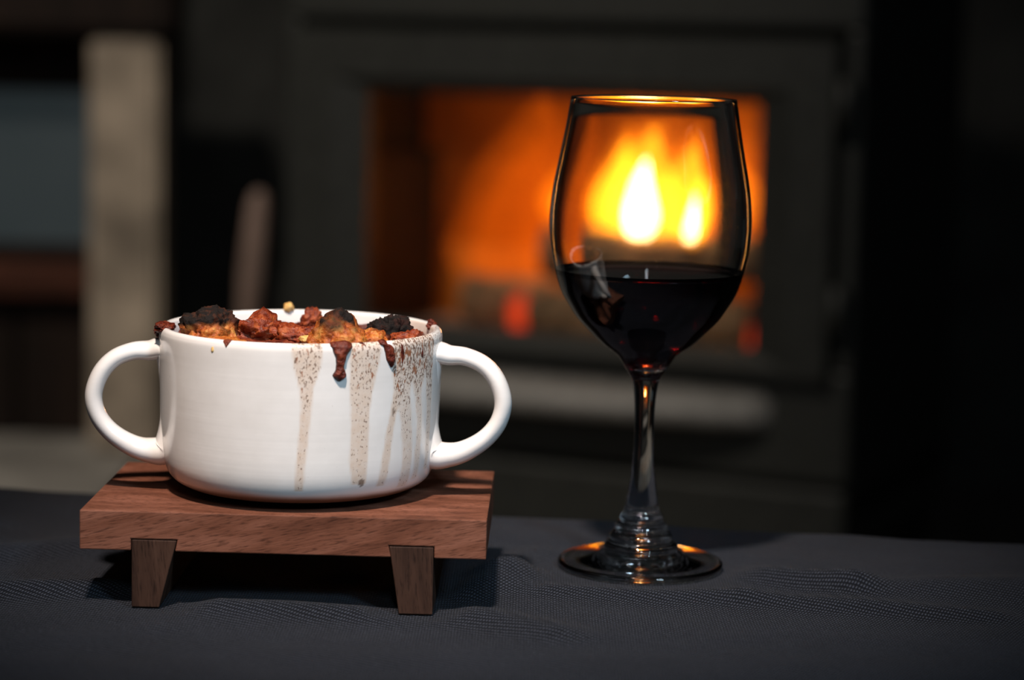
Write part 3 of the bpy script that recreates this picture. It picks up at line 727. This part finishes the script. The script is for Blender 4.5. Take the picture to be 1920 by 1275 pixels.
bpy.data.objects['crumb.002'].location = MC + Vector((-0.0310, -0.0508, 0.0658))
chunk('rim_smear', (-0.0560, -0.0125, 0.0695), (0.0040, 0.0070, 0.0022), 13, 'sauce', (3, 4), None, None, inside=False, parent=sauce, rough=0.35)
chunk('rim_smear', (-0.0590, -0.0080, 0.0675), (0.0016, 0.0045, 0.0028), 14, 'sauce', (3, 4), None, None, inside=False, parent=sauce, rough=0.3)
chunk('rim_smear', (0.0545, 0.0150, 0.0695), (0.0022, 0.0022, 0.0022), 15, 'sauce', (3, 4), None, None, inside=False, parent=sauce, rough=0.4)

# ------------------------------------------------------------------ wine glass: bowl, stem, foot (one continuous glass surface in three meshes)
GZ = 0.0002
glass = tag(empty('wine_glass', (GX, GY, GZ)), 'clear stemmed wine glass with stepped foot, part full of red wine', 'glass')
out_pts = [(0.03613, 0.2064), (0.03733, 0.19909), (0.03852, 0.19215), (0.04067, 0.18056), (0.04282, 0.16894), (0.04405, 0.15729), (0.04408, 0.14794), (0.04343, 0.14091), (0.04195, 0.13388), (0.04000, 0.12683), (0.03838, 0.12259), (0.03571, 0.11788), (0.03140, 0.11127), (0.02603, 0.10560), (0.01995, 0.09969), (0.01620, 0.09680), (0.01268, 0.09400), (0.00987, 0.08997), (0.00776, 0.08665)]
stem_pts = [(0.00776, 0.08665), (0.00600, 0.08332), (0.00475, 0.07499), (0.00431, 0.06259), (0.00460, 0.05039), (0.00532, 0.04199), (0.00646, 0.03382), (0.00758, 0.02708)]
foot_pts = [(0.00758, 0.02708), (0.00810, 0.0250), (0.00905, 0.0236), (0.00960, 0.0219), (0.00940, 0.0206), (0.01075, 0.0196), (0.01160, 0.0180), (0.01145, 0.0166), (0.01300, 0.0154), (0.01400, 0.0136), (0.01385, 0.0122), (0.01540, 0.0110), (0.01650, 0.0094), (0.01640, 0.0080), (0.01760, 0.0068), (0.01900, 0.0058), (0.02200, 0.0050), (0.02700, 0.0042), (0.03200, 0.0035), (0.03560, 0.0030), (0.03670, 0.0020), (0.03665, 0.0009), (0.03600, 0.0001), (0.0340, 0.0000), (0.0300, 0.0007), (0.0200, 0.0013), (0.0100, 0.0017), (0.0, 0.0018)]
def thick(z): return 0.0013 + 0.0006 * sstep(0.13, 0.105, z)
in_pts = []
for (r, z) in out_pts:
    if z > 0.105: in_pts.append((r - thick(z), z))
in_pts = in_pts[::-1]                                    # bottom to top
in_pts = [(0.0, 0.0890), (0.0040, 0.0893), (0.0085, 0.0914), (0.0125, 0.0946), (0.0172, 0.0990)] + [p for p in in_pts if p[1] > 0.1045]
full_ctrl = in_pts + [(0.03545, 0.20700), (0.03590, 0.20705)] + out_pts + stem_pts[1:] + foot_pts[1:]
prof_f = [(max(p.x, 0.0), p.y) for p in catmull([Vector(p) for p in full_ctrl], 6)]
prof_f[0] = (0.0, prof_f[0][1]); prof_f[-1] = (0.0, prof_f[-1][1])
prof_n = []
for i in range(len(prof_f)):
    a = prof_f[max(i-1, 0)]; c = prof_f[min(i+1, len(prof_f)-1)]
    t = Vector((c[0]-a[0], c[1]-a[1])).normalized()
    prof_n.append(Vector((-t.y, t.x)))                   # left of travel = away from the glass body
prof_n[0] = Vector((0, 1)); prof_n[-1] = Vector((0, -1))
n_in = len(in_pts) + 2
cut1 = 6 * (n_in + len(out_pts) - 1); cut2 = cut1 + 6 * (len(stem_pts) - 1)
def glass_part(name, i0, i1):
    segs = 96
    P = prof_f[i0:i1+1]; vv, ff, rings = lathe_data(P, segs)
    ff = [f[::-1] for f in ff]
    o = mk(name, vv, ff, 'glass', glass)
    nn = [None] * len(vv)
    for j, ring in enumerate(rings):
        n = prof_n[i0 + j]
        for k, vi in enumerate(ring):
            w = 2 * PI * k / segs
            nn[vi] = (n.x * math.sin(w), -n.x * math.cos(w), n.y) if P[j][0] > 1e-7 else (0, 0, n.y)
    me = o.data
    p0 = me.polygons[len(me.polygons) // 2]; vn = Vector(nn[p0.vertices[0]])
    if p0.normal.dot(vn) < 0: me.flip_normals()
    me.normals_split_custom_set_from_vertices(nn)
    return o
glass_part('bowl', 0, cut1); glass_part('stem', cut1, cut2); glass_part('foot', cut2, len(prof_f) - 1)
# wine: follows the inner wall, its skin just inside the glass, small meniscus at the edge
WZ = 0.1306
pin = [p for p in prof_f[:6 * (n_in - 1)] if p[1] < WZ]
def rin(z):
    for a, b_ in zip(prof_f, prof_f[1:6 * n_in]):
        if a[1] <= z <= b_[1] and b_[1] > a[1]: return a[0] + (b_[0]-a[0]) * (z - a[1]) / (b_[1] - a[1])
ov = 0.00018
wp = [(0.0, pin[0][1] - ov)]
for i in range(1, len(pin)):
    n = prof_n[i]; wp.append((pin[i][0] - n.x * ov, pin[i][1] - n.y * ov))
wp.append((rin(WZ + 0.0020) + ov, WZ + 0.0020))
re_ = rin(WZ)
wp += [(re_ - 0.0001, WZ + 0.0016), (re_ - 0.0005, WZ + 0.0009), (re_ - 0.0011, WZ + 0.00045), (re_ - 0.0022, WZ + 0.0001), (re_ - 0.004, WZ), (0.02, WZ), (0.0, WZ)]
vv, ff, _ = lathe_data(wp, 96)
bm = bmesh.new(); bv = [bm.verts.new(v) for v in vv]
for f in ff: bm.faces.new([bv[i] for i in f])
wine = from_bm('red_wine', bm, 'wine', None, True, loc=(GX, GY, GZ))
tag(wine, 'dark red wine in the lower half of the glass bowl', 'wine')
